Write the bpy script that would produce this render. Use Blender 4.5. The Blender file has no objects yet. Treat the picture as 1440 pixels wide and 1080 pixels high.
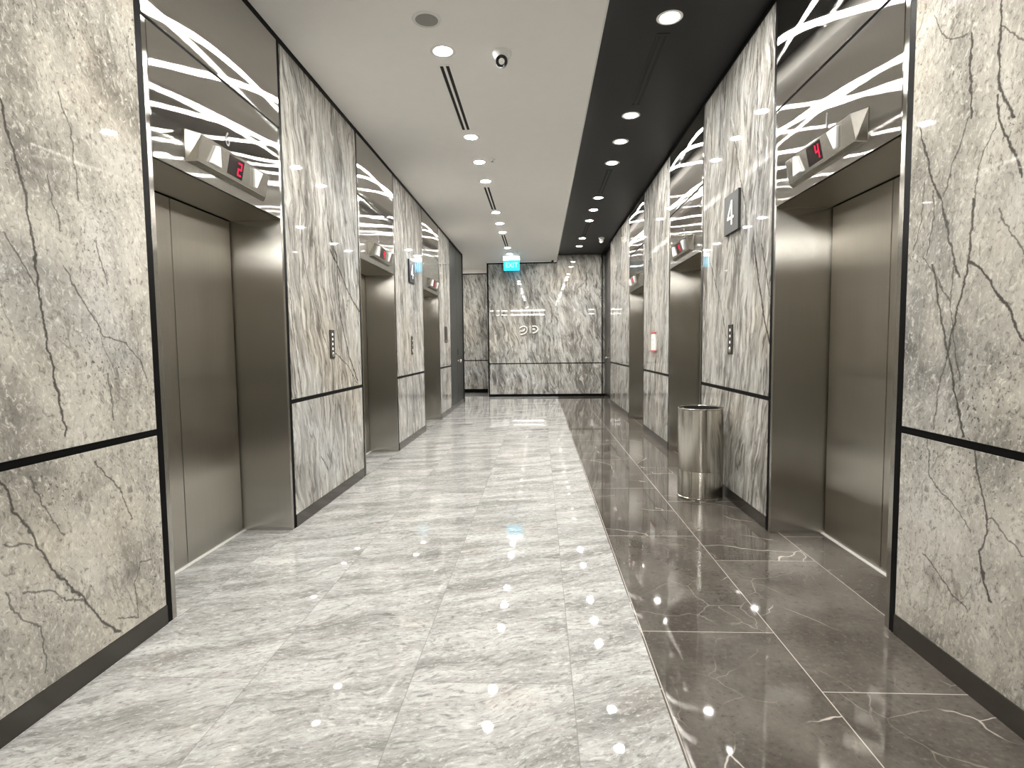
import bpy, bmesh, math
from mathutils import Matrix, Vector

SC = bpy.context.scene
COL = SC.collection
PI = math.pi

# ------------------------------------------------------------------ layout (metres)
XL, XR = -1.672, 1.472          # faces of the left / right wall
ZW, ZD = 3.235, 3.362           # white ceiling, raised dark ceiling
XE = 0.417                      # edge between both ceilings / both floors
YB, YB2 = 13.44, 14.65          # far wall, and the wall at the back of the side passage
YE = 12.28                      # where the left wall ends
YN = -4.2                       # wall behind the viewer
LIFTS = (3.0, 5.815, 8.655)     # lift centre lines, the same on both sides
LH = 0.665                      # half width of a lift with its black strips

# ------------------------------------------------------------------ object helpers
def thing(name, label, cat, loc=(0, 0, 0), rz=0.0, group=None):
    o = bpy.data.objects.new(name, None)
    o.empty_display_size = 0.1
    COL.objects.link(o)
    o.location = loc
    o.rotation_euler = (0, 0, rz)
    o['label'] = label
    o['category'] = cat
    if group:
        o['group'] = group
    return o

def link_mesh(name, me, parent=None, label=None):
    o = bpy.data.objects.new(name, me)
    COL.objects.link(o)
    if parent is not None:
        o.parent = parent
    if label:
        o['label'] = label
    return o

def obj(name, bm, mats, parent=None, label=None, smooth=False):
    me = bpy.data.meshes.new(name)
    bmesh.ops.recalc_face_normals(bm, faces=bm.faces[:])
    bm.to_mesh(me)
    bm.free()
    if not isinstance(mats, (list, tuple)):
        mats = [mats]
    for m in mats:
        me.materials.append(m)
    if smooth:
        for p in me.polygons:
            p.use_smooth = True
        me.set_sharp_from_angle(angle=math.radians(35))
    return link_mesh(name, me, parent, label)

def struct(name, bm, mats, parent=None):
    o = obj(name, bm, mats, parent)
    if parent is None:
        o['kind'] = 'structure'
    return o

def add_box(bm, x0, x1, y0, y1, z0, z1, bev=0.0, mi=0):
    vs = [bm.verts.new((x, y, z)) for x in (x0, x1) for y in (y0, y1) for z in (z0, z1)]
    q = [(0, 1, 3, 2), (4, 6, 7, 5), (0, 4, 5, 1), (2, 3, 7, 6), (0, 2, 6, 4), (1, 5, 7, 3)]
    fs = []
    for a in q:
        f = bm.faces.new([vs[i] for i in a])
        f.material_index = mi
        fs.append(f)
    if bev > 0:
        es = list({e for f in fs for e in f.edges})
        bmesh.ops.bevel(bm, geom=es, offset=bev, segments=2, profile=0.5, affect='EDGES')
    return bm

def bx(*a, **k):
    return add_box(bmesh.new(), *a, **k)

def add_lathe(bm, prof, seg=32, c=(0, 0, 0), mi=0, cap0=True, cap1=True):
    rings = []
    for r, z in prof:
        rings.append([bm.verts.new((c[0] + r * math.cos(2 * PI * k / seg), c[1] + r * math.sin(2 * PI * k / seg), c[2] + z)) for k in range(seg)])
    for a, b in zip(rings, rings[1:]):
        for k in range(seg):
            f = bm.faces.new((a[k], a[(k + 1) % seg], b[(k + 1) % seg], b[k]))
            f.material_index = mi
    if cap0:
        bm.faces.new(rings[0][::-1]).material_index = mi
    if cap1:
        bm.faces.new(rings[-1]).material_index = mi
    return bm

def lathe(prof, **k):
    return add_lathe(bmesh.new(), prof, **k)

def add_prism(bm, pts, y0, y1, bev=0.0):
    """pts in the local x/z plane, extruded along local y"""
    a = [bm.verts.new((x, y0, z)) for x, z in pts]
    b = [bm.verts.new((x, y1, z)) for x, z in pts]
    n = len(pts)
    bm.faces.new(a)
    bm.faces.new(b[::-1])
    for k in range(n):
        bm.faces.new((a[k], b[k], b[(k + 1) % n], a[(k + 1) % n]))
    if bev:
        bmesh.ops.bevel(bm, geom=bm.edges[:], offset=bev, segments=2, profile=0.5, affect='EDGES')
    return bm

def prism(pts, y0, y1, bev=0.0):
    return add_prism(bmesh.new(), pts, y0, y1, bev)

def grid_plate(xs, ys, z0, z1, holes):
    """a plate made of the cells of a grid, without the cells in holes"""
    bm = bmesh.new()
    for i in range(len(xs) - 1):
        for j in range(len(ys) - 1):
            if (i, j) in holes:
                continue
            bm.faces.new([bm.verts.new((x, y, z0)) for x, y in ((xs[i], ys[j]), (xs[i + 1], ys[j]), (xs[i + 1], ys[j + 1]), (xs[i], ys[j + 1]))])
    bmesh.ops.remove_doubles(bm, verts=bm.verts[:], dist=1e-5)
    r = bmesh.ops.extrude_face_region(bm, geom=bm.faces[:])
    vs = [g for g in r['geom'] if isinstance(g, bmesh.types.BMVert)]
    bmesh.ops.translate(bm, vec=(0, 0, z1 - z0), verts=vs)
    return bm

def text_mesh(s, size, depth, sx=1.0, lift=0.0):
    """standing text mesh in local x/z, its face towards local -y"""
    cu = bpy.data.curves.new('glyph', 'FONT')
    cu.body = s
    cu.size = size
    cu.align_x = 'CENTER'
    cu.align_y = 'CENTER'
    cu.extrude = depth / 2
    o = bpy.data.objects.new('glyph', cu)
    COL.objects.link(o)
    dg = bpy.context.evaluated_depsgraph_get()
    me = bpy.data.meshes.new_from_object(o.evaluated_get(dg))
    bpy.data.objects.remove(o)
    bpy.data.curves.remove(cu)
    for v in me.vertices:
        x, y, z = v.co
        v.co = (x * sx, -z - depth / 2 + lift, y)
    me.update()
    me.materials.clear()
    return me

def text_obj(name, s, size, depth, mat, parent, loc, sx=1.0, bold=0.0):
    me = text_mesh(s, size, depth, sx)
    me.name = name
    me.materials.append(mat)
    o = link_mesh(name, me, parent)
    o.location = loc
    return o

# ------------------------------------------------------------------ node helpers
class NT:
    def __init__(self, name):
        self.m = bpy.data.materials.new(name)
        self.m.use_nodes = True
        self.t = self.m.node_tree
        self.t.nodes.clear()
        self.out = self.t.nodes.new('ShaderNodeOutputMaterial')
        g = self.t.nodes.new('ShaderNodeNewGeometry')
        self.pos = g.outputs['Position']

    def lk(self, a, sock):
        if isinstance(a, (int, float)):
            try:
                sock.default_value = a
            except TypeError:
                sock.default_value = (a, a, a)
        elif isinstance(a, (tuple, list)):
            n = len(sock.default_value)
            a = tuple(a)
            sock.default_value = (a + (1.0,))[:n] if n == 4 and len(a) == 3 else a[:n]
        else:
            self.t.links.new(a, sock)

    def math(self, op, a, b=None, c=None, clamp=False):
        n = self.t.nodes.new('ShaderNodeMath')
        n.operation = op
        n.use_clamp = clamp
        self.lk(a, n.inputs[0])
        if b is not None:
            self.lk(b, n.inputs[1])
        if c is not None:
            self.lk(c, n.inputs[2])
        return n.outputs[0]

    def vmath(self, op, a, b=None, c=None, scale=None):
        n = self.t.nodes.new('ShaderNodeVectorMath')
        n.operation = op
        self.lk(a, n.inputs[0])
        if b is not None:
            self.lk(b, n.inputs[1])
        if c is not None:
            self.lk(c, n.inputs[2])
        if scale is not None:
            self.lk(scale, n.inputs['Scale'])
        return n.outputs['Value'] if op in ('DOT_PRODUCT', 'LENGTH', 'DISTANCE') else n.outputs[0]

    def sep(self, v):
        n = self.t.nodes.new('ShaderNodeSeparateXYZ')
        self.lk(v, n.inputs[0])
        return n.outputs

    def comb(self, x=0.0, y=0.0, z=0.0):
        n = self.t.nodes.new('ShaderNodeCombineXYZ')
        for s, a in zip(n.inputs, (x, y, z)):
            self.lk(a, s)
        return n.outputs[0]

    def noise(self, vec, scale=1.0, detail=4.0, rough=0.5, dist=0.0, color=False):
        n = self.t.nodes.new('ShaderNodeTexNoise')
        self.lk(vec, n.inputs['Vector'])
        n.inputs['Scale'].default_value = scale
        n.inputs['Detail'].default_value = detail
        n.inputs['Roughness'].default_value = rough
        n.inputs['Distortion'].default_value = dist
        return n.outputs['Color' if color else 'Fac']

    def voronoi_edge(self, vec, scale):
        n = self.t.nodes.new('ShaderNodeTexVoronoi')
        n.feature = 'DISTANCE_TO_EDGE'
        self.lk(vec, n.inputs['Vector'])
        n.inputs['Scale'].default_value = scale
        return n.outputs['Distance']

    def ramp(self, fac, stops):
        n = self.t.nodes.new('ShaderNodeValToRGB')
        e = n.color_ramp.elements
        while len(e) < len(stops):
            e.new(0.5)
        for k, (p, c) in enumerate(stops):
            e[k].position = p
            e[k].color = (*c, 1.0) if not isinstance(c, (int, float)) else (c, c, c, 1.0)
        self.lk(fac, n.inputs[0])
        return n.outputs[0]

    def sstep(self, v, a, b, lo=0.0, hi=1.0):
        n = self.t.nodes.new('ShaderNodeMapRange')
        n.interpolation_type = 'SMOOTHSTEP'
        self.lk(v, n.inputs[0])
        for i, q in enumerate((a, b, lo, hi)):
            n.inputs[1 + i].default_value = q
        return n.outputs[0]

    def mix(self, f, a, b, mode='MIX'):
        n = self.t.nodes.new('ShaderNodeMix')
        n.data_type = 'RGBA'
        n.blend_type = mode
        self.lk(f, n.inputs[0])
        self.lk(a, n.inputs[6])
        self.lk(b, n.inputs[7])
        return n.outputs[2]

    def principled(self, color, rough=0.5, metal=0.0, ior=1.5, spec=0.5, emit=None, estr=0.0, normal=None):
        n = self.t.nodes.new('ShaderNodeBsdfPrincipled')
        self.lk(color, n.inputs['Base Color'])
        self.lk(rough, n.inputs['Roughness'])
        n.inputs['Metallic'].default_value = metal
        n.inputs['IOR'].default_value = ior
        n.inputs['Specular IOR Level'].default_value = spec
        if emit is not None:
            self.lk(emit, n.inputs['Emission Color'])
            n.inputs['Emission Strength'].default_value = estr
        if normal is not None:
            self.lk(normal, n.inputs['Normal'])
        self.t.links.new(n.outputs[0], self.out.inputs[0])
        return self.m

    def bump(self, h, strength, dist):
        n = self.t.nodes.new('ShaderNodeBump')
        n.inputs['Strength'].default_value = strength
        n.inputs['Distance'].default_value = dist
        self.lk(h, n.inputs['Height'])
        return n.outputs[0]

def plain(name, c, rough=0.5, metal=0.0, var=0.06, spec=0.5):
    n = NT(name)
    f = n.noise(n.pos, 9.0, 3.0)
    k = n.math('MULTIPLY_ADD', f, var * 2, 1 - var)
    col = n.vmath('SCALE', c, scale=k)
    return n.principled(col, rough, metal, spec=spec)

def emitter(name, c, s):
    n = NT(name)
    e = n.t.nodes.new('ShaderNodeEmission')
    e.inputs[0].default_value = (*c, 1)
    e.inputs[1].default_value = s
    n.t.links.new(e.outputs[0], n.out.inputs[0])
    return n.m

def steel(name, c, a_long, a_cross, wave=0.0, tangent=(0, 0, 1), streak=0.10, mirror=0.0):
    """hairline-finished stainless steel; the hairlines run along the tangent, so
    highlights are sharp along it and smeared across it"""
    n = NT(name)
    x, y, z = n.sep(n.pos)
    u = n.math('ADD', x, y)
    s1 = n.noise(n.comb(n.math('MULTIPLY', u, 160.0), n.math('MULTIPLY', z, 2.5), 0.0), 1.0, 2.0)
    s2 = n.noise(n.comb(n.math('MULTIPLY', u, 1.3), n.math('MULTIPLY', z, 5.0), 3.0), 1.0, 3.0)
    k = n.math('MULTIPLY_ADD', n.math('ADD', s1, s2), streak, 1 - streak)
    col = n.vmath('SCALE', c, scale=k)
    g = n.t.nodes.new('ShaderNodeBsdfAnisotropic')
    g.distribution = 'BECKMANN'
    n.lk(col, g.inputs['Color'])
    g.inputs['Roughness'].default_value = (a_long * a_cross) ** 0.25
    g.inputs['Anisotropy'].default_value = 1 - math.sqrt(a_long / a_cross)
    if tangent == 'radial':
        tg = n.t.nodes.new('ShaderNodeTangent')
        tg.direction_type = 'RADIAL'
        tg.axis = 'Z'
        n.lk(tg.outputs[0], g.inputs['Tangent'])
    else:
        n.lk(n.comb(*tangent), g.inputs['Tangent'])
    nrm = None
    if wave > 0:
        h = n.noise(n.comb(n.math('MULTIPLY', u, 1.5), n.math('MULTIPLY', z, 3.2), 1.0), 1.0, 1.0)
        nrm = n.bump(h, 1.0, wave)
        n.lk(nrm, g.inputs['Normal'])
    res = g.outputs[0]
    if mirror > 0:
        g2 = n.t.nodes.new('ShaderNodeBsdfAnisotropic')
        g2.distribution = 'GGX'
        n.lk(col, g2.inputs['Color'])
        g2.inputs['Roughness'].default_value = 0.12
        if nrm is not None:
            n.lk(nrm, g2.inputs['Normal'])
        mx = n.t.nodes.new('ShaderNodeMixShader')
        mx.inputs[0].default_value = mirror
        n.t.links.new(res, mx.inputs[1])
        n.t.links.new(g2.outputs[0], mx.inputs[2])
        res = mx.outputs[0]
    n.t.links.new(res, n.out.inputs[0])
    return n.m

# ------------------------------------------------------------------ marble
def cracks(n, P, lines):
    """distance from P (a vector in the u/v plane) to the nearest of some polylines"""
    best = None
    for pl in lines:
        for (ax, ay), (bx_, by_) in zip(pl, pl[1:]):
            dx, dy = bx_ - ax, by_ - ay
            L2 = dx * dx + dy * dy
            if L2 < 1e-8:
                continue
            pa = n.vmath('SUBTRACT', P, (ax, ay, 0.0))
            t = n.math('MULTIPLY', n.vmath('DOT_PRODUCT', pa, (dx / L2, dy / L2, 0.0)), 1.0, clamp=True)
            q = n.vmath('SCALE', (dx, dy, 0.0), scale=t)
            d = n.vmath('DISTANCE', pa, q)
            best = d if best is None else n.math('MINIMUM', best, d)
    return best

def marble(name, near=False, thick=(), thin=(), seed=0.0, tone=1.0, kx=1.0, kz=1.0):
    n = NT(name)
    x, y, z = n.sep(n.pos)
    u = n.math('ADD', x, y) if not (thick or thin) else y
    P = n.comb(u, z, seed)
    w = n.vmath('SUBTRACT', n.noise(P, 1.4, 3.0, color=True), (0.5, 0.5, 0.5))
    w2 = n.vmath('SUBTRACT', n.noise(P, 9.0, 4.0, color=True), (0.5, 0.5, 0.5))
    amp = 0.10 if near else 0.30
    Pw = n.vmath('ADD', P, n.vmath('SCALE', w, scale=amp))
    Pw = n.vmath('ADD', Pw, n.vmath('SCALE', w2, scale=0.035 if near else 0.03))
    pu, pv, _ = n.sep(Pw)
    us = n.math('MULTIPLY_ADD', pv, 0.16, pu)          # veins lean a little
    if near:
        A = n.comb(n.math('MULTIPLY', us, 2.6), n.math('MULTIPLY', pv, 1.5), seed)
        base = n.noise(A, 1.0, 9.0, 0.66, 0.3)
        col = n.ramp(base, [(0.30, (0.12, 0.116, 0.108)), (0.43, (0.27, 0.262, 0.242)), (0.55, (0.41, 0.397, 0.365)), (0.72, (0.56, 0.55, 0.515))])
        # scribbled light and dark flecks
        f1 = n.noise(n.comb(n.math('MULTIPLY', us, 56.0), n.math('MULTIPLY', pv, 36.0), 2.0), 1.0, 5.0, 0.68, 0.9)
        col = n.mix(n.sstep(f1, 0.52, 0.67, 0.0, 0.62), col, (0.66, 0.645, 0.60))
        col = n.mix(n.sstep(f1, 0.46, 0.33, 0.0, 0.70), col, (0.115, 0.108, 0.099))
        f2 = n.noise(n.comb(n.math('MULTIPLY', us, 85.0), n.math('MULTIPLY', pv, 60.0), 5.0), 1.0, 2.0, 0.6, 0.6)
        cl = n.noise(P, 2.3, 3.0, 0.6)
        dark = n.math('MULTIPLY', n.sstep(f2, 0.43, 0.31), n.sstep(cl, 0.40, 0.66, 0.15, 0.95))
        col = n.mix(dark, col, (0.085, 0.08, 0.075))
        R = n.noise(n.comb(n.math('MULTIPLY', us, 2.7), n.math('MULTIPLY', pv, 0.9), 9.0), 1.0, 4.0, 0.6, 0.4)
        rid = n.math('ABSOLUTE', n.math('SUBTRACT', R, 0.5))
        vm = n.math('MULTIPLY', n.sstep(rid, 0.010, 0.001), n.sstep(cl, 0.45, 0.6))
        col = n.mix(n.math('MULTIPLY', vm, 0.6), col, (0.12, 0.11, 0.10))
    else:
        A = n.comb(n.math('MULTIPLY', us, 5.5 * kx), n.math('MULTIPLY', pv, 0.75 * kz), seed)
        base = n.noise(A, 1.0, 10.0, 0.64, 0.35)
        col = n.ramp(base, [(0.28, (0.10, 0.095, 0.086)), (0.41, (0.25, 0.24, 0.22)), (0.52, (0.40, 0.387, 0.355)), (0.70, (0.58, 0.57, 0.535))])
        f1 = n.noise(n.comb(n.math('MULTIPLY', us, 26.0 * kx), n.math('MULTIPLY', pv, 3.6 * kz), 2.0), 1.0, 5.0, 0.62, 0.8)
        col = n.mix(n.sstep(f1, 0.51, 0.66, 0.0, 0.7), col, (0.68, 0.667, 0.625))
        col = n.mix(n.sstep(f1, 0.48, 0.34, 0.0, 0.85), col, (0.10, 0.093, 0.083))
        cl = n.noise(P, 1.7, 3.0, 0.6)
        R = n.noise(n.comb(n.math('MULTIPLY', us, 4.2 * kx), n.math('MULTIPLY', pv, 0.62 * kz), 9.0), 1.0, 4.0, 0.58, 0.5)
        rid = n.math('ABSOLUTE', n.math('SUBTRACT', R, 0.5))
        vm = n.math('MULTIPLY', n.sstep(rid, 0.016, 0.001), n.sstep(cl, 0.36, 0.56))
        col = n.mix(n.math('MULTIPLY', vm, 0.72), col, (0.10, 0.09, 0.08))
        R2 = n.noise(n.comb(n.math('MULTIPLY', us, 9.0 * kx), n.math('MULTIPLY', pv, 1.5 * kz), 4.0), 1.0, 4.0, 0.6, 0.7)
        rid2 = n.math('ABSOLUTE', n.math('SUBTRACT', R2, 0.5))
        col = n.mix(n.sstep(rid2, 0.018, 0.002, 0.0, 0.35), col, (0.13, 0.115, 0.10))
    # bluish and warm clouds
    hue = n.noise(P, 1.1, 2.0)
    col = n.mix(n.sstep(hue, 0.52, 0.72, 0.0, 0.5), col, n.mix(1.0, col, (0.88, 0.93, 1.03), 'MULTIPLY'))
    col = n.mix(n.sstep(hue, 0.47, 0.28, 0.0, 0.55), col, n.mix(1.0, col, (1.05, 0.97, 0.86), 'MULTIPLY'))
    if thick or thin:
        flat = n.comb(u, z, 0.0)
        j = n.vmath('SUBTRACT', n.noise(flat, 16.0, 4.0, 0.6, color=True), (0.5, 0.5, 0.5))
        j = n.vmath('MULTIPLY', j, (0.045, 0.045, 0.0))
        C = n.vmath('ADD', flat, j)
        wv = n.noise(flat, 20.0, 3.0)
        for lines, wd, st in ((thick, 0.0075 if near else 0.014, 0.92), (thin, 0.0048 if near else 0.009, 0.72 if near else 0.8)):
            if not lines:
                continue
            d = cracks(n, C, lines)
            d = n.math('MULTIPLY', d, n.math('MULTIPLY_ADD', wv, -1.4, 1.7))
            col = n.mix(n.sstep(d, wd, wd * 0.25, 0.0, st), col, (0.05, 0.047, 0.044))
    if near:
        col = n.mix(1.0, col, (1.0, 0.98, 0.94), 'MULTIPLY')
    if tone != 1.0:
        col = n.vmath('SCALE', col, scale=tone)
    return n.principled(col, 0.022, 0.0, spec=0.5)

CR_L0 = {'k': [[(1.71, 2.01), (1.73, 1.89), (1.76, 1.79), (1.79, 1.61), (1.8, 1.43), (1.82, 1.22), (1.84, 1.13), (1.87, 0.93)], [(1.62, 0.82), (1.66, 0.72), (1.7, 0.64), (1.74, 0.55), (1.8, 0.45), (1.91, 0.3), (2.0, 0.16), (2.06, 0.11)]], 't': [[(1.69, 1.59), (1.73, 1.54), (1.79, 1.44)], [(1.93, 2.12), (1.97, 2.01), (1.99, 1.77)], [(1.86, 1.82), (1.88, 1.73), (1.91, 1.64)], [(1.91, 1.52), (1.95, 1.44), (2.07, 1.28), (2.18, 1.25), (2.25, 1.19), (2.28, 1.1)], [(2.05, 1.64), (2.1, 1.48)], [(2.08, 1.13), (2.09, 0.95)], [(1.67, 0.44), (1.76, 0.41), (1.83, 0.35), (1.91, 0.3)], [(1.61, 0.48), (1.63, 0.41), (1.67, 0.35), (1.72, 0.31), (1.73, 0.22), (1.73, 0.14)], [(1.72, 0.81), (1.76, 0.71), (1.83, 0.58)], [(1.99, 0.8), (2.1, 0.67), (2.16, 0.53)], [(2.25, 0.33), (2.19, 0.34), (2.15, 0.26), (2.16, 0.12), (2.05, 0.17)], [(1.62, 0.62), (1.71, 0.58)]]}
CR_R0 = {'k': [[(1.92, 2.3), (1.92, 2.1), (1.91, 2.02), (1.85, 1.91)], [(1.92, 2.0), (1.91, 1.93), (1.84, 1.79), (1.81, 1.72)], [(2.04, 2.26), (2.04, 2.16), (2.03, 1.97)], [(2.29, 2.05), (2.21, 1.83), (2.15, 1.72), (2.07, 1.48), (2.05, 1.44)], [(2.0, 1.7), (2.01, 1.5), (2.04, 1.37), (2.07, 1.28), (2.1, 1.16)], [(2.01, 1.5), (1.91, 1.42), (1.88, 1.36), (1.83, 1.31), (1.78, 1.22)], [(2.19, 1.51), (2.14, 1.34), (2.09, 1.17), (2.03, 0.97), (2.0, 0.89)], [(1.99, 0.89), (1.95, 0.85), (1.89, 0.65), (1.88, 0.59), (1.91, 0.51), (1.86, 0.37)]], 't': [[(2.04, 1.98), (2.08, 1.89), (2.15, 1.75)], [(1.92, 1.92), (1.99, 1.79), (2.0, 1.59)], [(2.23, 2.42), (2.15, 2.29), (2.06, 2.27)], [(1.92, 2.22), (1.83, 2.13)], [(2.18, 0.85), (2.16, 0.71), (2.07, 0.65), (2.0, 0.62), (1.95, 0.57)], [(1.89, 0.63), (1.86, 0.64), (1.74, 0.56)], [(2.18, 0.41), (2.07, 0.34), (1.95, 0.29)], [(2.25, 1.82), (2.26, 1.68), (2.3, 1.58)], [(2.1, 1.16), (2.13, 1.05), (2.15, 0.89)], [(2.24, 1.55), (2.09, 1.36), (2.07, 1.25), (2.03, 1.08)], [(2.2, 1.78), (2.19, 1.67), (2.22, 1.55)], [(1.9, 1.64), (1.84, 1.56), (1.79, 1.48)], [(2.08, 1.48), (2.09, 1.36)]]}
CR_L1 = {'k': [[(4.42, 2.21), (4.47, 2.1), (4.59, 1.98), (4.6, 1.77), (4.62, 1.54), (4.7, 1.36), (4.82, 1.15), (5.02, 0.93)], [(4.45, 2.01), (4.65, 1.87), (4.84, 1.71), (5.13, 1.56)]], 't': [[(3.93, 2.17), (3.91, 1.93), (3.98, 1.75), (4.11, 1.57), (4.24, 1.33), (4.34, 1.22)], [(3.69, 1.62), (3.73, 1.32), (3.82, 0.91)], [(4.4, 1.95), (4.43, 1.64), (4.53, 1.45), (4.59, 1.22)], [(4.5, 1.18), (4.78, 1.07), (5.01, 0.9)], [(4.55, 1.16), (4.64, 0.88)], [(4.45, 0.76), (4.41, 0.52), (4.29, 0.27)], [(4.13, 0.4), (4.25, 0.27)], [(4.86, 0.71), (4.88, 0.31)]]}
CR_R1 = {'k': [[(3.97, 1.94), (3.89, 1.72), (3.75, 1.38), (3.66, 1.22)]], 't': [[(3.74, 3.12), (3.7, 2.86)], [(3.95, 3.22), (3.93, 2.66), (3.88, 2.26)], [(4.37, 2.74), (4.26, 2.47), (4.1, 2.14)], [(3.82, 1.88), (3.67, 1.52)], [(4.93, 1.91), (4.65, 1.56), (4.5, 1.27)], [(4.36, 2.03), (4.26, 1.81)]]}

def half(cr, k, upper):
    return [pl for pl in cr[k] if (sum(p[1] for p in pl) / len(pl) > 0.86) == upper]

def panel_pair(name, near, cr, seed):
    return tuple(marble(name + sfx, near, half(cr, 'k', up), half(cr, 't', up), seed, kx=1.0 if near else 0.8, tone=1.0 if near else 0.88) for sfx, up in (('_upper', True), ('_lower', False)))

M_marble_l0 = panel_pair('marble_speckled_left', True, CR_L0, 0.0)
M_marble_r0 = panel_pair('marble_speckled_right', True, CR_R0, 7.3)
M_marble_l1 = panel_pair('marble_veined_left', False, CR_L1, 2.1)
M_marble_r1 = panel_pair('marble_veined_right', False, CR_R1, 4.7)
M_marble = marble('marble_veined', False, seed=11.0, kx=0.8, tone=0.86)
M_marble_end = marble('marble_veined_end', False, seed=17.0, tone=0.95, kx=0.7, kz=1.0)

# ------------------------------------------------------------------ floors
def tile_mask(n, x, y, x0, w, L, r0, r1, joint):
    """distance based joint mask and a per tile random offset vector"""
    cx = n.math('DIVIDE', n.math('SUBTRACT', x, x0), w)
    ci = n.math('FLOOR', cx)
    fx = n.math('SUBTRACT', cx, ci)
    odd = n.math('FLOORED_MODULO', ci, 2.0)
    ro = n.math('MULTIPLY_ADD', odd, r1 - r0, r0)
    cy = n.math('DIVIDE', n.math('SUBTRACT', y, ro), L)
    ri = n.math('FLOOR', cy)
    fy = n.math('SUBTRACT', cy, ri)
    dx = n.math('MULTIPLY', n.math('MINIMUM', fx, n.math('SUBTRACT', 1.0, fx)), w)
    dy = n.math('MULTIPLY', n.math('MINIMUM', fy, n.math('SUBTRACT', 1.0, fy)), L)
    d = n.math('MINIMUM', dx, dy)
    m = n.sstep(d, joint, joint * 0.45)
    wn = n.t.nodes.new('ShaderNodeTexWhiteNoise')
    wn.noise_dimensions = '2D'
    n.lk(n.comb(ci, ri, 0.0), wn.inputs['Vector'])
    return m, wn.outputs['Color'], wn.outputs['Value']

def floor_light():
    n = NT('light_stone_tiles')
    x, y, z = n.sep(n.pos)
    m, rc, rv = tile_mask(n, x, y, 0.108, 0.59, 1.2, 2.334, 1.94, 0.0022)
    off = n.vmath('SCALE', rc, scale=40.0)
    P = n.vmath('ADD', n.pos, off)
    w = n.vmath('SUBTRACT', n.noise(P, 2.0, 3.0, color=True), (0.5, 0.5, 0.5))
    Pw = n.vmath('ADD', P, n.vmath('SCALE', w, scale=0.22))
    px, py, _ = n.sep(Pw)
    sy = n.math('MULTIPLY_ADD', px, -0.30, py)
    base = n.noise(n.comb(n.math('MULTIPLY', px, 1.5), n.math('MULTIPLY', sy, 6.5), 0.0), 1.0, 8.0, 0.62, 0.25)
    col = n.ramp(base, [(0.30, (0.20, 0.197, 0.185)), (0.44, (0.33, 0.326, 0.312)), (0.57, (0.47, 0.467, 0.452)), (0.72, (0.60, 0.60, 0.585))])
    f = n.noise(n.comb(n.math('MULTIPLY', px, 16.0), n.math('MULTIPLY', sy, 42.0), 0.0), 1.0, 5.0, 0.65, 0.7)
    col = n.mix(n.sstep(f, 0.48, 0.32, 0.0, 0.7), col, (0.17, 0.168, 0.158))
    col = n.mix(n.sstep(f, 0.53, 0.70, 0.0, 0.55), col, (0.68, 0.68, 0.665))
    g = n.noise(n.comb(n.math('MULTIPLY', px, 40.0), n.math('MULTIPLY', sy, 75.0), 2.0), 1.0, 4.0, 0.7, 0.5)
    col = n.mix(n.sstep(g, 0.47, 0.33, 0.0, 0.6), col, (0.17, 0.168, 0.158))
    col = n.mix(n.sstep(g, 0.54, 0.68, 0.0, 0.5), col, (0.74, 0.74, 0.725))
    warm = n.noise(P, 3.0, 3.0)
    col = n.mix(n.sstep(warm, 0.60, 0.72, 0.0, 0.35), col, n.mix(1.0, col, (1.0, 0.93, 0.87), 'MULTIPLY'))
    col = n.vmath('SCALE', col, scale=n.math('MULTIPLY_ADD', rv, 0.07, 0.80))
    col = n.mix(n.math('MULTIPLY', m, 0.75), col, (0.20, 0.197, 0.19))
    rough = n.math('MULTIPLY_ADD', f, 0.012, 0.016)
    return n.principled(col, rough, spec=0.36)

def floor_dark():
    n = NT('dark_stone_tiles')
    x, y, z = n.sep(n.pos)
    m, rc, rv = tile_mask(n, x, y, 0.425, 0.5525, 1.2, 2.328, 1.925, 0.0026)
    off = n.vmath('SCALE', rc, scale=40.0)
    P = n.vmath('ADD', n.pos, off)
    w = n.vmath('SUBTRACT', n.noise(P, 2.4, 4.0, color=True), (0.5, 0.5, 0.5))
    Pw = n.vmath('ADD', P, n.vmath('SCALE', w, scale=0.26))
    base = n.noise(Pw, 2.6, 7.0, 0.62)
    col = n.ramp(base, [(0.30, (0.045, 0.040, 0.034)), (0.5, (0.078, 0.070, 0.060)), (0.70, (0.122, 0.110, 0.096))])
    f = n.noise(n.pos, 48.0, 5.0, 0.65)
    col = n.mix(n.sstep(f, 0.52, 0.74, 0.0, 0.5), col, (0.15, 0.135, 0.118))
    col = n.mix(n.sstep(f, 0.46, 0.30, 0.0, 0.5), col, (0.026, 0.023, 0.02))
    e = n.voronoi_edge(Pw, 1.55)
    k = n.noise(P, 2.2, 3.0)
    vein = n.math('MULTIPLY', n.sstep(e, 0.006, 0.0008), n.sstep(k, 0.47, 0.62))
    col = n.mix(n.math('MULTIPLY', vein, 0.8), col, (0.50, 0.46, 0.41))
    e2 = n.voronoi_edge(n.vmath('ADD', Pw, (3.1, 1.7, 0.4)), 3.6)
    vein2 = n.math('MULTIPLY', n.sstep(e2, 0.013, 0.002), n.sstep(k, 0.50, 0.36))
    col = n.mix(n.math('MULTIPLY', vein2, 0.35), col, (0.32, 0.28, 0.24))
    col = n.vmath('SCALE', col, scale=n.math('MULTIPLY_ADD', rv, 0.16, 0.92))
    col = n.mix(n.math('MULTIPLY', m, 0.9), col, (0.44, 0.41, 0.37))
    return n.principled(col, 0.04, spec=0.5)

M_floor_l = floor_light()
M_floor_d = floor_dark()

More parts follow.
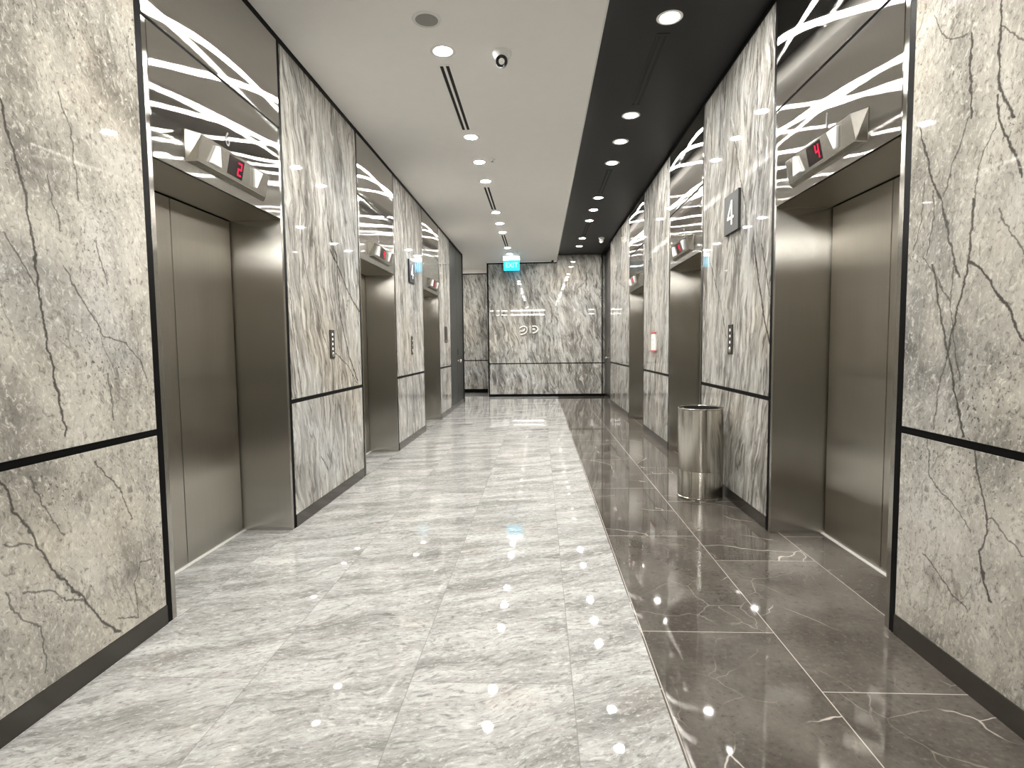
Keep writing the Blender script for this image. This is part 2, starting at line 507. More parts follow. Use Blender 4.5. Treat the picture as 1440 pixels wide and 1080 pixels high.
# ------------------------------------------------------------------ other materials
M_white = plain('white_ceiling_paint', (0.93, 0.91, 0.88), 0.75, var=0.02)
M_dark_ceil = plain('charcoal_ceiling_paint', (0.011, 0.011, 0.011), 0.5, spec=0.22, var=0.05)
M_black = plain('black_metal', (0.0035, 0.0035, 0.0035), 0.42, var=0.1, spec=0.04)
M_gap = plain('dark_gap', (0.006, 0.006, 0.006), 0.8)
M_base = plain('bronze_skirting', (0.034, 0.030, 0.025), 0.16, var=0.1, spec=0.4)
M_core = plain('wall_core', (0.05, 0.05, 0.05), 0.9)
M_steel_mirror = steel('polished_steel', (0.58, 0.565, 0.54), 0.0009, 0.70, wave=0.0010, streak=0.05)
M_steel_door = steel('hairline_steel', (0.54, 0.515, 0.465), 0.012, 0.50, wave=0.0, streak=0.12)
M_steel_jamb = steel('hairline_steel_jamb', (0.50, 0.485, 0.45), 0.014, 0.36, wave=0.0, streak=0.10)
M_steel_soffit = steel('hairline_steel_soffit', (0.50, 0.475, 0.43), 0.05, 0.35, tangent=(1, 0, 0), streak=0.08)
M_steel_edge = steel('steel_edge', (0.66, 0.64, 0.60), 0.06, 0.30, streak=0.05)
M_steel_box = steel('satin_steel', (0.55, 0.535, 0.50), 0.010, 0.06, streak=0.05)
M_bin = steel('bin_steel', (0.62, 0.60, 0.55), 0.006, 0.12, tangent='radial', streak=0.08)
M_sill = plain('bright_sill_metal', (0.78, 0.77, 0.74), 0.45, metal=0.3)
M_arrow = plain('white_acrylic', (0.88, 0.88, 0.86), 0.12, var=0.02)
M_screen = plain('dark_screen', (0.010, 0.003, 0.004), 0.10)
M_red_led = emitter('red_led', (1.0, 0.02, 0.06), 0.9)
M_etch = plain('etched_number', (0.10, 0.10, 0.10), 0.45)
M_sign = plain('grey_sign_plate', (0.032, 0.032, 0.030), 0.5, spec=0.12)
M_sign_blue = plain('navy_sign_plate', (0.010, 0.010, 0.014), 0.4, spec=0.2)
M_sign_white = plain('white_lettering', (0.86, 0.86, 0.85), 0.4, var=0.02)
M_panel_dark = plain('dark_bronze_plate', (0.028, 0.024, 0.019), 0.45, spec=0.2)
M_red = plain('red_plastic', (0.42, 0.045, 0.06), 0.35)
M_white_gloss = plain('white_plastic', (0.82, 0.82, 0.80), 0.25, var=0.02)
M_grille = plain('grey_grille', (0.30, 0.295, 0.27), 0.6)
M_lens = emitter('lamp_lens', (1.0, 0.970, 0.918), 455.0)
M_linear = emitter('linear_lamp', (1.0, 0.97, 0.92), 60.0)
M_exit = emitter('exit_face', (0.03, 0.52, 0.80), 1.0)
M_exit_txt = emitter('exit_letters', (0.45, 0.93, 1.0), 1.0)
M_camera_glass = plain('camera_lens', (0.012, 0.012, 0.013), 0.08)
M_service = plain('charcoal_door', (0.030, 0.031, 0.030), 0.3, spec=0.14)
M_service_brown = plain('brown_grey_door', (0.045, 0.041, 0.036), 0.3, spec=0.3)
M_letters = plain('brushed_letters', (0.80, 0.78, 0.72), 0.30, metal=0.4)

# ------------------------------------------------------------------ floors and ceilings
struct('floor', bx(-4.2, XE, YN, YB2 + 0.3, -0.06, 0.0), M_floor_l)
struct('floor.001', bx(XE, XR + 0.45, YN, YB2 + 0.3, -0.06, 0.0), M_floor_d)
struct('ceiling', bx(-4.2, XE, YN, YB2 + 0.3, ZW, ZW + 0.3), M_white)
struct('ceiling.001', bx(XE, XR + 0.45, YN, YB2 + 0.3, ZD, ZD + 0.17), M_dark_ceil)
struct('trim_1', bx(XE - 0.004, XE + 0.006, YN, YB, ZW - 0.004, ZW + 0.03), M_white_gloss)

# ------------------------------------------------------------------ side walls
def segments(y0, y1, gaps):
    out, c = [], y0
    for a, b in gaps:
        if a > c:
            out.append((c, a))
        c = b
    if c < y1:
        out.append((c, y1))
    return out

def side_wall(side, zc, y1, door_gap, mats):
    s = -1 if side == 'left' else 1
    X = XL if s < 0 else XR
    def xr(d0, d1):                      # depth into the wall -> x range
        a, b = X + s * d0, X + s * d1
        return min(a, b), max(a, b)
    gaps = [(c - LH, c + LH) for c in LIFTS]
    segs = segments(YN, y1, gaps + ([door_gap] if door_gap else []))
    core = bmesh.new()
    for a, b in segs:
        add_box(core, *xr(0.012, 0.36), a, b, 0, zc)
    for c in LIFTS:
        add_box(core, *xr(0.40, 0.45), c - LH - .05, c + LH + .05, 0, zc)
        add_box(core, *xr(0.03, 0.42), c - LH, c + LH, 2.085, zc)
    w = struct('wall_' + side, core, M_core)
    # the stone panels, their rails and the strips between them
    rails, base, strips, tops = bmesh.new(), bmesh.new(), bmesh.new(), bmesh.new()
    pan = []
    for a, b in segs:
        if a == YN:
            pan += [(a, -2.2, 0), (-2.2, -0.68, 0), (-0.68, 0.80, 0), (0.84, b, 0)]
        else:
            pan.append((a, b, 1))
    for k, (a, b, i) in enumerate(pan):
        m = mats[min(max(k - 3, 0), len(mats) - 1)]
        struct('marble_panel', bx(*xr(-0.001, 0.013), a + .003, b - .003, 0.8775, zc - 0.043, bev=0.0015), m[0], w)
        struct('marble_panel', bx(*xr(-0.001, 0.013), a + .003, b - .003, 0.087, 0.849, bev=0.0015), m[1], w)
        obj('black_rail', bx(*xr(0.0015, 0.013), a, b, 0.8485, 0.878), M_black, w)
        obj('black_ceiling_strip', bx(*xr(0.001, 0.013), a, b, zc - 0.0435, zc), M_black, w)
        o = struct('baseboard_' + side, bx(*xr(-0.004, 0.013), a, b, 0.0, 0.0865, bev=0.001), M_base)
    return w

side_wall('left', ZW, YE, (10.43, YE), [M_marble_l0, M_marble_l1, (M_marble,) * 2])
side_wall('right', ZD, YB, (11.73, YB), [M_marble_r0, M_marble_r1, (M_marble,) * 2])

# ------------------------------------------------------------------ lifts
def elevator(side, yc, num, label, lamp_label, digit):
    s = -1 if side == 'left' else 1
    X, zc = (XL, ZW) if s < 0 else (XR, ZD)
    rz = PI / 2 if s < 0 else -PI / 2
    t = thing('elevator', label, 'elevator', (X, yc, 0), rz, 'elevators along the corridor')
    # local frame: x along the wall, y into the wall, z up
    for sg in (-1, 1):
        x0, x1 = sorted((sg * 0.586, sg * 0.0035))
        obj('door_panel', bx(x0, x1, 0.335, 0.365, 0.0065, 2.046, bev=0.002), M_steel_door, t)
        x0, x1 = sorted((sg * 0.600, sg * 0.628))
        obj('door_jamb', bx(x0, x1, 0.0, 0.392, 0.0, 2.635, bev=0.001), M_steel_jamb, t)
        x0, x1 = sorted((sg * 0.628, sg * LH))
        obj('edge_strip', bx(x0, x1, 0.001, 0.03, 0.0, zc), M_black, t, label='black edge strip')
    obj('header_panel', bx(-0.598, 0.598, -0.003, 0.028, 2.060, 2.634, bev=0.0015), M_steel_mirror, t, label='polished steel panel above the doors')
    obj('soffit', bx(-0.598, 0.598, 0.0, 0.334, 2.054, 2.0600), M_steel_soffit, t)
    obj('upper_panel', bx(-0.626, 0.626, -0.003, 0.028, 2.650, zc - 0.043, bev=0.0015), M_steel_mirror, t, label='polished steel panel below the ceiling')
    obj('panel_joint', bx(-0.626, 0.626, 0.004, 0.028, 2.634, 2.650), M_black, t)
    obj('ceiling_strip', bx(-LH + .036, LH - .036, 0.001, 0.028, zc - 0.043, zc), M_black, t)
    obj('door_sill', bx(-0.598, 0.598, 0.318, 0.392, 0.0, 0.0045), M_sill, t)
    obj('door_gap_backing', bx(-0.598, 0.598, 0.372, 0.39, 0.0046, 2.054), M_gap, t)
    text_obj('car_number', num, 0.105, 0.002, M_etch, t, (0.0, -0.003, 2.345), sx=0.9)
    # the indicator screwed on the header panel
    k = thing('elevator_indicator', lamp_label, 'indicator', (X - s * 0.0045, yc, 0), rz, 'elevator arrow indicators')
    bm = bmesh.new()
    fr = [(-0.335, 2.128), (0.335, 2.128), (0.335, 2.252), (-0.335, 2.252)]
    bk = [(-0.375, 2.112), (0.375, 2.112), (0.375, 2.264), (-0.375, 2.264)]
    f = [bm.verts.new((x, -0.062 if z > 2.2 else -0.036, z)) for x, z in fr]
    b = [bm.verts.new((x, 0.0008, z)) for x, z in bk]
    bm.faces.new(f)
    bm.faces.new(b[::-1])
    for i in range(4):
        bm.faces.new((f[i], b[i], b[(i + 1) % 4], f[(i + 1) % 4]))
    bmesh.ops.bevel(bm, geom=bm.edges[:], offset=0.003, segments=2, profile=0.5, affect='EDGES')
    obj('housing', bm, M_steel_box, k)
    def lean(bm_):                       # follow the slope of the housing's face
        for v in bm_.verts:
            v.co.y += -0.21 * (v.co.z - 2.19) + 0.003
        return bm_
    for nm, xc, up in (('up_arrow', -0.205, 1), ('down_arrow', 0.190, -1)):
        z0 = 2.190
        r = 0.046
        obj(nm, lean(prism([(xc - 0.048, z0 - up * r), (xc + 0.048, z0 - up * r), (xc + 0.012, z0 + up * r), (xc - 0.012, z0 + up * r)], -0.066, -0.050, bev=0.004)), M_arrow, k, label='white arrow')
    d = obj('display', lean(bx(-0.088, 0.055, -0.0535, -0.050, 2.143, 2.238)), M_screen, k, label='black display')
    # seven segment digit
    seg = {'2': 'abged', '4': 'fgbc', '1': 'bc', '3': 'abgcd'}[digit]
    w, h, tk, cx, cz = 0.036, 0.066, 0.007, 0.018, 2.190
    geo = {'a': (-w / 2, w / 2, h / 2 - tk, h / 2), 'd': (-w / 2, w / 2, -h / 2, -h / 2 + tk), 'g': (-w / 2, w / 2, -tk / 2, tk / 2),
           'f': (-w / 2, -w / 2 + tk, 0.0, h / 2), 'e': (-w / 2, -w / 2 + tk, -h / 2, 0.0),
           'b': (w / 2 - tk, w / 2, 0.0, h / 2), 'c': (w / 2 - tk, w / 2, -h / 2, 0.0)}
    bm = bmesh.new()
    for q in seg:
        a0, a1, c0, c1 = geo[q]
        add_box(bm, cx + a0, cx + a1, -0.0550, -0.0533, cz + c0, cz + c1)
    obj('digit', lean(bm), M_red_led, d, label='red digit')
    return t

pos = ('nearest', 'second', 'farthest')
nl, nr = ('6', '5', '4'), ('1', '2', '3')
for i, yc in enumerate(LIFTS):
    where_l = ('nearest to the viewer', 'second of three, just before the dark floor sign', 'farthest, before the charcoal service doors')[i]
    where_r = ('nearest to the viewer, past the speckled panel', 'just behind the steel bin', 'farthest, past the red-edged white plate')[i]
    elevator('left', yc, nl[i], 'steel elevator in the left marble wall, ' + where_l,
             'steel arrow indicator above the ' + ('nearest', 'middle', 'farthest')[i] + ' elevator of the left wall', ('2', '4', '4')[i])
    elevator('right', yc, nr[i], 'steel elevator in the right marble wall, ' + where_r,
             'steel arrow indicator above the ' + ('nearest', 'middle', 'farthest')[i] + ' elevator of the right wall', ('4', '4', '4')[i])

# ------------------------------------------------------------------ far end of the corridor
XB = -1.245
bm = bmesh.new()
add_box(bm, XB, XR + 0.45, YB + 0.013, YB2 + 0.3, 0, ZD)
wf = struct('wall_far', bm, M_core)
for nm, a, b, z0, z1 in (('marble_panel', XB + .03, XE - .002, 0.812, 3.175), ('marble_panel', XE + .002, XR + 0.076, 0.812, ZD), ('marble_panel', XB + .03, XR + 0.076, 0.062, 0.786)):
    obj(nm, bx(a, b, YB - 0.001, YB + 0.013, z0, z1, bev=0.001), M_marble_end, wf)
obj('black_rail', bx(XB, XR + 0.076, YB + 0.001, YB + 0.014, 0.786, 0.812), M_black, wf)
obj('black_edge', bx(XB - 0.002, XB + .03, YB, YB + 0.014, 0.0, 3.205), M_black, wf)
obj('black_ceiling_strip', bx(XB, XE - .002, YB + 0.001, YB + 0.014, 3.175, 3.205), M_black, wf)
obj('white_ceiling_strip', bx(XB, XE - .002, YB + 0.0, YB + 0.014, 3.205, ZW), M_white, wf)
struct('baseboard_far', bx(XB - .002, XR + 0.076, YB - 0.004, YB + 0.013, 0.0, 0.06), M_black)
obj('return_panel', bx(XB - 0.013, XB - .001, YB + 0.014, YB2, 0.0, ZW), M_marble_end, wf)

wp = struct('wall_passage', bx(-4.2, XB, YB2 + 0.013, YB2 + 0.3, 0, ZW), M_core)
obj('marble_panel', bx(-4.0, XB - .016, YB2, YB2 + 0.013, 0.868, 3.10, bev=0.001), M_marble_end, wp)
obj('marble_panel', bx(-4.0, XB - .016, YB2, YB2 + 0.013, 0.102, 0.840, bev=0.001), M_marble_end, wp)
obj('black_rail', bx(-4.0, XB - .016, YB2 + .002, YB2 + 0.013, 0.840, 0.868), M_black, wp)
obj('black_ceiling_strip', bx(-4.0, XB - .016, YB2 + .002, YB2 + 0.013, 3.10, 3.125), M_black, wp)
obj('white_bulkhead', bx(-4.0, XB - .016, YB2 - 0.05, YB2 + 0.013, 3.125, ZW), M_white, wp)
struct('baseboard_passage', bx(-4.0, XB - .016, YB2 - 0.004, YB2 + 0.013, 0.0, 0.10), M_black)
struct('wall_passage_end', bx(-4.2, -4.0, YE - 0.3, YB2 + 0.3, 0, ZW), M_marble_end)
struct('wall_passage_near', bx(-4.2, XL - 0.16, YE - 0.3, YE, 0, ZW), M_marble_end)
wn = struct('wall_near', bx(-4.2, XR + 0.45, YN - 0.2, YN, 0, ZD), M_marble)

# service doors: charcoal pair at the end of the left wall
def service_doors(name, side, y0, y1, zc, mat, depth, edge, knob):
    s = -1 if side == 'left' else 1
    X = XL if s < 0 else XR
    rz = PI / 2 if s < 0 else -PI / 2
    yc = (y0 + y1) / 2
    hw = (y1 - y0) / 2
    d = bpy.data.objects.new(name, None)
    COL.objects.link(d)
    d.location = (X, yc, 0)
    d.rotation_euler = (0, 0, rz)
    d['kind'] = 'structure'
    obj('door_frame', grid_plate([-hw, -hw + edge, hw - edge, hw], [0.0, 0.001, zc - 0.035, zc], 0.0, 0.02, {(1, 0), (1, 1)}), M_black, d)
    fr = d.children[0]
    for v in fr.data.vertices:
        x, y, z = v.co
        v.co = (x, z, y)
    fr.data.update()
    for sg in (-1, 1):
        a, b = sorted((sg * (hw - edge - 0.003), sg * 0.006))
        lf = obj('door_leaf', bx(a, b, depth, depth + 0.04, 0.09, zc - 0.04, bev=0.002), mat, d)
        if sg == knob:
            obj('door_knob', lathe([(0.012, 0.0), (0.012, 0.03), (0.030, 0.04), (0.034, 0.055), (0.026, 0.07), (0.006, 0.074)], seg=20), M_steel_edge, lf, smooth=True)
            kn = lf.children[0]
            for v in kn.data.vertices:
                x, y, z = v.co
                v.co = (sg * 0.07 + x, depth - z, 0.93 + y)
            kn.data.update()
            obj('lock_plate', bx(sg * 0.07 - 0.025, sg * 0.07 + 0.025, depth - 0.006, depth, 1.05, 1.17, bev=0.002), M_panel_dark, lf)
    obj('door_backing', bx(-hw, hw, depth + 0.05, depth + 0.12, 0.0, zc), M_gap, d)
    obj('kick_strip', bx(-hw, hw, depth - 0.002, depth + 0.05, 0.0, 0.0865), M_base, d)
    return d

service_doors('door_1', 'left', 10.43, YE, ZW, M_service, 0.012, 0.05, 1)
service_doors('door_2', 'right', 11.73, YB - 0.02, ZD, M_service_brown, 0.075, 0.05, -1)
struct('wall_left.001', bx(XL - 0.36, XL - 0.14, 10.43, YE, 0, ZW), M_core)
struct('wall_right.001', bx(XR + 0.21, XR + 0.36, 11.73, YB, 0, ZD), M_core)
obj('black_corner', bx(XL - 0.14, XL - 0.001, YE, YE + 0.012, 0, ZW), M_black, bpy.data.objects['wall_left.001'])

# ------------------------------------------------------------------ ceiling fittings
LENS = lathe([(0.052, 0.0), (0.052, 0.004)], seg=28)
me_lens = bpy.data.meshes.new('lens')
LENS.to_mesh(me_lens); LENS.free(); me_lens.materials.append(M_lens)
def rim_mesh(mat, r):
    bm = bmesh.new()
    add_lathe(bm, [(0.052, 0.008), (0.052, 0.001), (0.066, -0.003), (r - 0.004, -0.003), (r, 0.0), (r, 0.008)], seg=36, cap0=False, cap1=False)
    me = bpy.data.meshes.new('rim')
    bmesh.ops.recalc_face_normals(bm, faces=bm.faces[:])
    bm.to_mesh(me); bm.free()
    for p in me.polygons:
        p.use_smooth = True
    me.materials.append(mat)
    return me
me_rim = rim_mesh(M_white_gloss, 0.086)
LAMPY_W = (3.925, 5.50, 6.235, 6.95, 8.55, 9.31, 10.03, 11.60, 12.36)
LAMPY_D = (3.865, 5.43, 6.10, 6.79, 8.345, 9.07, 9.83, 11.42, 12.30)
order = ('first', 'second', 'third', 'fourth', 'fifth', 'sixth', 'seventh', 'eighth', 'ninth')
def downlight(x, y, z, label, group):
    t = thing('downlight', label, 'ceiling light', (x, y, z), 0, group)
    r = link_mesh('rim', me_rim, t)
    l = link_mesh('lens', me_lens, t, 'glowing lens')
    l.location = (0, 0, -0.001)
    return t
for i, y in enumerate(LAMPY_W):
    downlight(-0.645, y, ZW, order[i] + ' round downlight from the viewer along the white ceiling', 'downlights in the white ceiling')
for i, y in enumerate(LAMPY_D):
    downlight(0.870, y, ZD, order[i] + ' round downlight from the viewer along the dark ceiling', 'downlights in the dark ceiling')
for y in (2.9, 2.15, -0.2, -2.5):
    downlight(-0.645, y, ZW, 'round downlight in the white ceiling, above or behind the viewer', 'downlights above the viewer')
for y in (2.9, 2.15, -0.2, -2.5):
    downlight(0.870, y, ZD, 'round downlight in the dark ceiling, above or behind the viewer', 'downlights over the dark floor near the viewer')
for x in (-3.1, -2.2):
    downlight(x, 13.5, ZW, 'round downlight in the side passage behind the left wall', 'downlights of the side passage')

def diffuser(x, y0, y1, z, mf, ms, label, group):
    t = thing('linear_air_diffuser', label, 'air vent', (x, (y0 + y1) / 2, z), 0, group)
    L = (y1 - y0) / 2
    obj('frame', grid_plate([-0.042, -0.034, -0.009, 0.009, 0.034, 0.042], [-L, -L + 0.02, L - 0.02, L], -0.004, 0.0, {(1, 1), (3, 1)}), mf, t)
    for sx in (-1, 1):
        obj('slot', bx(*sorted((sx * 0.0092, sx * 0.0338)), -L + 0.0205, L - 0.0205, -0.0012, 0.0), ms, t, label='black slot')
for i, (a, b) in enumerate(((4.10, 5.33), (7.17, 8.38), (10.22, 11.42))):
    diffuser(-0.668 + 0.01 * i, a, b, ZW, M_white, M_gap, ('nearest', 'middle', 'farthest')[i] + ' twin-slot air vent in the white ceiling', 'air vents in the white ceiling')
for i, (a, b) in enumerate(((4.05, 5.20), (7.05, 8.10), (10.1, 11.2))):
    diffuser(0.872, a, b, ZD, M_dark_ceil, M_gap, ('nearest', 'middle', 'farthest')[i] + ' twin-slot air vent in the dark ceiling', 'air vents in the dark ceiling')

t = thing('ceiling_speaker', 'round grey ceiling speaker with white rim, nearest fitting in the white ceiling', 'speaker', (-0.680, 3.55, ZW))
obj('rim', lathe([(0.070, 0.0), (0.070, -0.006), (0.088, -0.004), (0.090, 0.0)], seg=40, cap0=False, cap1=False), M_white_gloss, t, smooth=True)
obj('grille', lathe([(0.071, 0.0), (0.071, -0.003), (0.05, -0.005)], seg=40, cap0=False), M_grille, t, label='grey grille')

def dome_camera(x, y, z, label, yaw, k=1.0, white=False):
    t = thing('dome_camera', label, 'security camera', (x, y, z), yaw)
    obj('mount', lathe([(0.066 * k, 0.0), (0.066 * k, -0.014 * k), (0.058 * k, -0.030 * k), (0.048 * k, -0.045 * k)], seg=32), M_white_gloss, t, smooth=True)
    bm = bmesh.new()
    bmesh.ops.create_uvsphere(bm, u_segments=28, v_segments=18, radius=0.043 * k)
    bmesh.ops.translate(bm, verts=bm.verts[:], vec=(0, 0, -0.062 * k))
    hd = obj('camera_ball', bm, M_white_gloss, t, smooth=True)
    bm = bmesh.new()
    add_lathe(bm, [(0.036 * k, -0.004 * k), (0.0415 * k, 0.004 * k), (0.040 * k, 0.014 * k), (0.026 * k, 0.012 * k), (0.018 * k, 0.009 * k)], seg=28)
    rot = Matrix.Rotation(math.radians(112), 4, 'X')
    bmesh.ops.transform(bm, matrix=Matrix.Translation((0, -0.026 * k, -0.072 * k)) @ rot, verts=bm.verts[:])
    obj('lens_cover', bm, M_white_gloss if white else M_camera_glass, hd, label=None if white else 'black lens cover', smooth=True)
dome_camera(-0.244, 3.97, ZW, 'white dome security camera with black lens on the white ceiling', 0)
dome_camera(1.251, 11.385, ZD, 'small white dome camera on the far end of the dark ceiling', -0.5, 0.95, True)

t = thing('bullet_camera', 'tiny dark security camera on top of the far marble wall', 'security camera', (0.318, YB, 3.215))
obj('mount', bx(-0.02, 0.07, -0.03, 0.0, -0.02, 0.018, bev=0.004), M_white_gloss, t)
bm = bmesh.new()
add_lathe(bm, [(0.022, 0.0), (0.03, 0.004), (0.03, 0.10), (0.026, 0.11)], seg=20)
bmesh.ops.transform(bm, matrix=Matrix.Translation((0.0, -0.03, -0.006)) @ Matrix.Rotation(math.radians(95), 4, 'X'), verts=bm.verts[:])
obj('body', bm, M_panel_dark, t, smooth=True)

def sprinkler(x, y, label):
    t = thing('ceiling_sprinkler', label, 'sprinkler', (x, y, ZW), 0, 'sprinklers in the white ceiling')
    obj('escutcheon', lathe([(0.036, 0.0), (0.036, -0.003), (0.014, -0.010), (0.009, -0.014)], seg=24), M_white_gloss, t, smooth=True)
    obj('deflector', lathe([(0.006, -0.012), (0.006, -0.028), (0.017, -0.029), (0.017, -0.031)], seg=20), M_grille, t)
sprinkler(-0.496, 6.14, 'small ceiling sprinkler beside the third downlight of the white ceiling')
sprinkler(-0.46, 12.1, 'small ceiling sprinkler next to the exit sign')

# exit sign
t = thing('exit_sign', 'glowing cyan exit sign hanging from the white ceiling at the far end', 'sign', (-0.615, 12.62, ZW))
obj('housing', bx(-0.185, 0.185, -0.035, 0.035, -0.10, 0.0, bev=0.004), M_white_gloss, t)
b_ = obj('light_panel', bx(-0.178, 0.178, -0.014, 0.014, -0.325, -0.10, bev=0.003), M_exit, t, label='cyan light panel')
text_obj('exit_text', 'EXIT', 0.150, 0.003, M_exit_txt, b_, (0.0, -0.0135, -0.212), sx=0.92)

# ------------------------------------------------------------------ wall fittings
def level_sign(side, y, z, mat, label):
    s = -1 if side == 'left' else 1
    X, rz = (XL, PI / 2) if s < 0 else (XR, -PI / 2)
    t = thing('floor_number_sign', label, 'sign', (X, y, z), rz)
    obj('plate', bx(-0.155, 0.155, -0.021, -0.001, -0.147, 0.147, bev=0.002), mat, t)
    # the figure 4, drawn with three straight strokes
    w = 0.0092
    bm = bmesh.new()
    def stroke(ax, az, bx_, bz, y0):
        dx, dz = bx_ - ax, bz - az
        L = math.hypot(dx, dz)
        nx, nz = -dz / L * w, dx / L * w
        add_prism(bm, [(ax + nx, az + nz), (bx_ + nx, bz + nz), (bx_ - nx, bz - nz), (ax - nx, az - nz)], y0, -0.021)
    stroke(0.022, -0.090, 0.022, 0.092, -0.0250)
    stroke(0.022, 0.088, -0.062, -0.036, -0.0252)
    stroke(-0.070, -0.036, 0.062, -0.036, -0.0254)
    obj('figure', bm, M_sign_white, t, label='white figure 4')
level_sign('right', 4.37, 2.205, M_sign, 'square grey floor sign with a white 4 on the right marble wall')
level_sign('left', 7.27, 2.200, M_sign_blue, 'dark floor sign with a white 4 on the left marble wall')

def call_panel(side, y, z, w, h, marks, label):
    s = -1 if side == 'left' else 1
    X, rz = (XL, PI / 2) if s < 0 else (XR, -PI / 2)
    t = thing('call_switch_panel', label, 'call panel', (X, y, z), rz, 'elevator call panels')
    p = obj('plate', bx(-w / 2, w / 2, -0.009, -0.001, -h / 2, h / 2, bev=0.002), M_panel_dark, t)
    for k in range(marks):
        zz = h / 2 - h * (k + 0.9) / (marks + 0.9)
        obj('legend_mark', prism([(-0.014, zz - 0.010), (0.014, zz - 0.010), (0.010, zz + 0.010), (-0.010, zz + 0.010)], -0.0105, -0.0085), M_sign_white, p)
    bm = lathe([(0.018, 0.0), (0.018, 0.006), (0.014, 0.009)], seg=24)
    bmesh.ops.transform(bm, matrix=Matrix.Translation((0, -0.009, -h / 2 + 0.030)) @ Matrix.Rotation(PI / 2, 4, 'X'), verts=bm.verts[:])
    obj('call_button', bm, M_steel_edge, t, smooth=True)
call_panel('left', 4.42, 1.253, 0.098, 0.228, 5, 'slim dark call panel on the left wall between the nearest and middle elevators')
call_panel('left', 7.245, 1.245, 0.085, 0.236, 3, 'slim dark call panel on the left wall below the dark floor sign')
call_panel('left', 9.90, 1.44, 0.28, 0.285, 0, 'wide dark panel on the left wall just before the charcoal service doors')
call_panel('right', 4.385, 1.253, 0.098, 0.228, 4, 'slim dark call panel on the right wall above the steel bin')

t = thing('notice_sign', 'white wall plate with red top and bottom edges between the right-hand elevators', 'notice', (XR, 7.28, 1.252), -PI / 2)
p = obj('plate', bx(-0.115, 0.115, -0.016, -0.001, -0.106, 0.106, bev=0.002), M_white_gloss, t)
for nm, z0, z1 in (('top_edge', 0.106, 0.128), ('bottom_edge', -0.128, -0.106)):
    obj(nm, bx(-0.125, 0.125, -0.018, -0.001, z0, z1, bev=0.002), M_red, t, label='red edge strip')
for zz, r in ((0.03, 0.020), (-0.035, 0.016), (-0.075, 0.012)):
    obj('marking', bx(-r, r, -0.0172, -0.0155, zz - r * 0.7, zz + r * 0.7), M_grille, p)

# lettering on the far wall
t = thing('wall_lettering', 'pale metal letters standing out from the far marble wall', 'lettering', (-0.268, YB, 1.605))
K = 0.001667
def glyph(name, strokes, r):
    cu = bpy.data.curves.new(name, 'CURVE')
    cu.dimensions = '3D'
    cu.bevel_depth = r
    cu.bevel_resolution = 2
    cu.resolution_u = 6
    cu.use_fill_caps = True
    for st in strokes:
        sp = cu.splines.new('BEZIER')
        sp.bezier_points.add(len(st) - 1)
        for bp, (a, b) in zip(sp.bezier_points, st):
            bp.co = ((a - 240) * K, -0.030, (245 - b) * K)
            bp.handle_left_type = bp.handle_right_type = 'AUTO'
    o = bpy.data.objects.new(name, cu)
    COL.objects.link(o)
    me = bpy.data.meshes.new_from_object(o.evaluated_get(bpy.context.evaluated_depsgraph_get()))
    bpy.data.objects.remove(o)
    bpy.data.curves.remove(cu)
    for v in me.vertices:                                    # flat faced letters with some thickness
        v.co.y = -0.001 if v.co.y > -0.030 else -0.032
    me.materials.clear()
    me.materials.append(M_letters)
    return link_mesh(name, me, t)
glyph('letter', [[(112, 222), (150, 196), (200, 200), (222, 235), (196, 290), (125, 312)], [(122, 258), (158, 262), (190, 228)]], 0.0150)
glyph('letter', [[(264, 186), (264, 240), (264, 296)]], 0.0150)
glyph('letter', [[(296, 192), (350, 196), (376, 232), (352, 276), (300, 292)], [(300, 234), (336, 232)]], 0.0150)

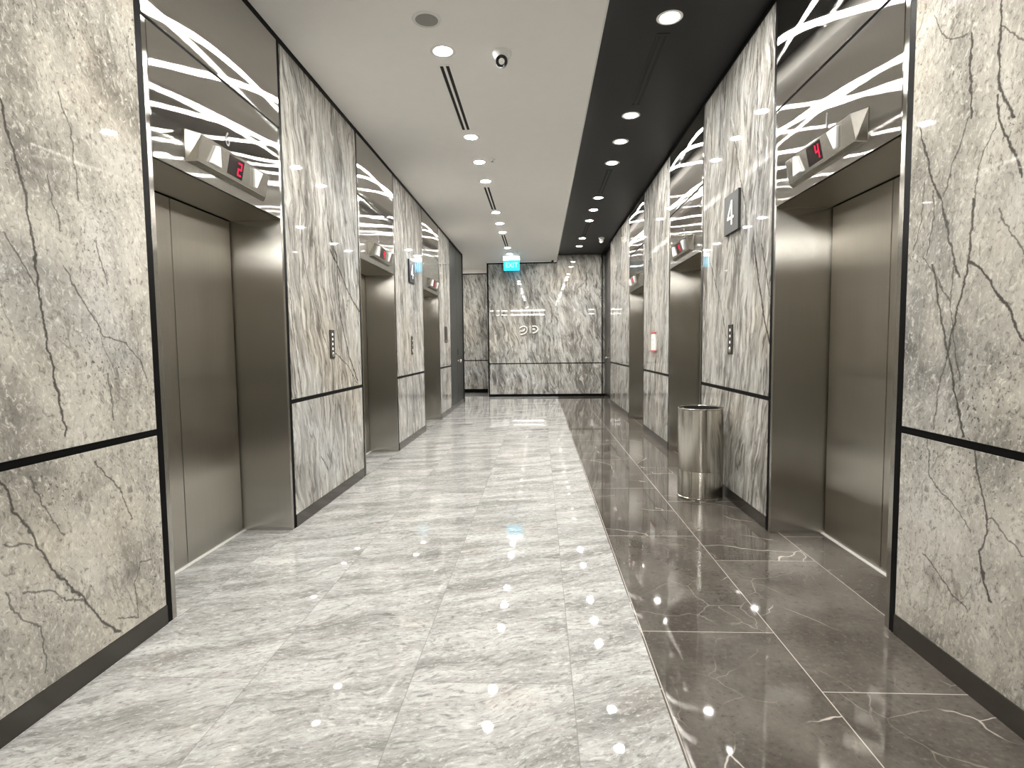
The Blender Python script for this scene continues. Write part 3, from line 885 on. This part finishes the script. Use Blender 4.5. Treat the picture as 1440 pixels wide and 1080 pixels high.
# ------------------------------------------------------------------ bin
t = thing('trash_bin', 'round polished steel trash bin on the dark floor against the right wall', 'bin', (1.272, 4.475, 0.0))
R_ = 0.172
obj('body', lathe([(R_ - .004, 0.022), (R_, 0.026), (R_, 0.225), (R_ - 0.001, 0.228), (R_, 0.231), (R_, 0.708), (R_ - 0.004, 0.712), (R_ - 0.012, 0.712), (R_ - 0.012, 0.60)], seg=72, cap0=False, cap1=False), M_bin, t, smooth=True)
obj('base_ring', lathe([(R_ - .012, 0.0), (R_ - .002, 0.0), (R_ + .002, 0.006), (R_ + .002, 0.018), (R_ - .004, 0.023), (R_ - .012, 0.023)], seg=72, cap0=True, cap1=True), M_bin, t, smooth=True)
obj('rim', lathe([(R_ - 0.013, 0.7125), (R_ + 0.002, 0.7125), (R_ + 0.003, 0.715), (R_ + 0.003, 0.719), (R_, 0.721), (R_ - 0.010, 0.721), (R_ - 0.013, 0.7125)], seg=72, cap0=False, cap1=False), M_bin, t, label='rolled steel rim', smooth=True)
obj('liner', lathe([(R_ - 0.030, 0.05), (R_ - 0.0135, 0.06), (R_ - 0.0135, 0.716)], seg=48, cap1=False), M_gap, t, label='black liner', smooth=True)

# ------------------------------------------------------------------ linear lamps on the wall behind the viewer
for z, lb in ((3.18, 'upper'), (2.95, 'lower')):
    t = thing('wall_lamp', lb + ' slim linear lamp across the wall behind the viewer', 'lamp', (-0.65, YN, z), PI, 'linear lamps behind the viewer')
    obj('housing', bx(-0.92, 0.92, -0.03, 0.0, -0.03, 0.03, bev=0.004), M_white_gloss, t)
    obj('diffuser', bx(-0.90, 0.90, -0.036, -0.03, -0.016, 0.016), M_linear, t)

# ------------------------------------------------------------------ camera and render settings
cam = bpy.data.cameras.new('camera')
cam.sensor_width = 36.0
cam.sensor_fit = 'HORIZONTAL'
cam.lens = 784.0 / 1440.0 * 36.0
cam.clip_start = 0.02
co = bpy.data.objects.new('camera', cam)
COL.objects.link(co)
fw = Vector((-0.05026744, 0.99644051, -0.06767196)).normalized()
up = Vector((0.00809853, 0.06816206, 0.99764139)).normalized()
rt = fw.cross(up).normalized()
up = rt.cross(fw)
M = Matrix((rt, up, -fw)).transposed().to_4x4()
M.translation = (0, 0, 1.22)
co.matrix_world = M
SC.camera = co

w = bpy.data.worlds.new('world')
w.use_nodes = True
w.node_tree.nodes['Background'].inputs[0].default_value = (0.02, 0.02, 0.02, 1)
w.node_tree.nodes['Background'].inputs[1].default_value = 0.2
SC.world = w

SC.view_settings.view_transform = 'Standard'
SC.view_settings.look = 'None'
SC.view_settings.gamma = 1.0
SC.view_settings.exposure = 1.27
SC.view_settings.use_curve_mapping = False
cy = SC.cycles
cy.use_denoising = True
cy.max_bounces = 10
cy.diffuse_bounces = 5
cy.glossy_bounces = 6
cy.sample_clamp_indirect = 8.0
cy.caustics_reflective = False
cy.caustics_refractive = False
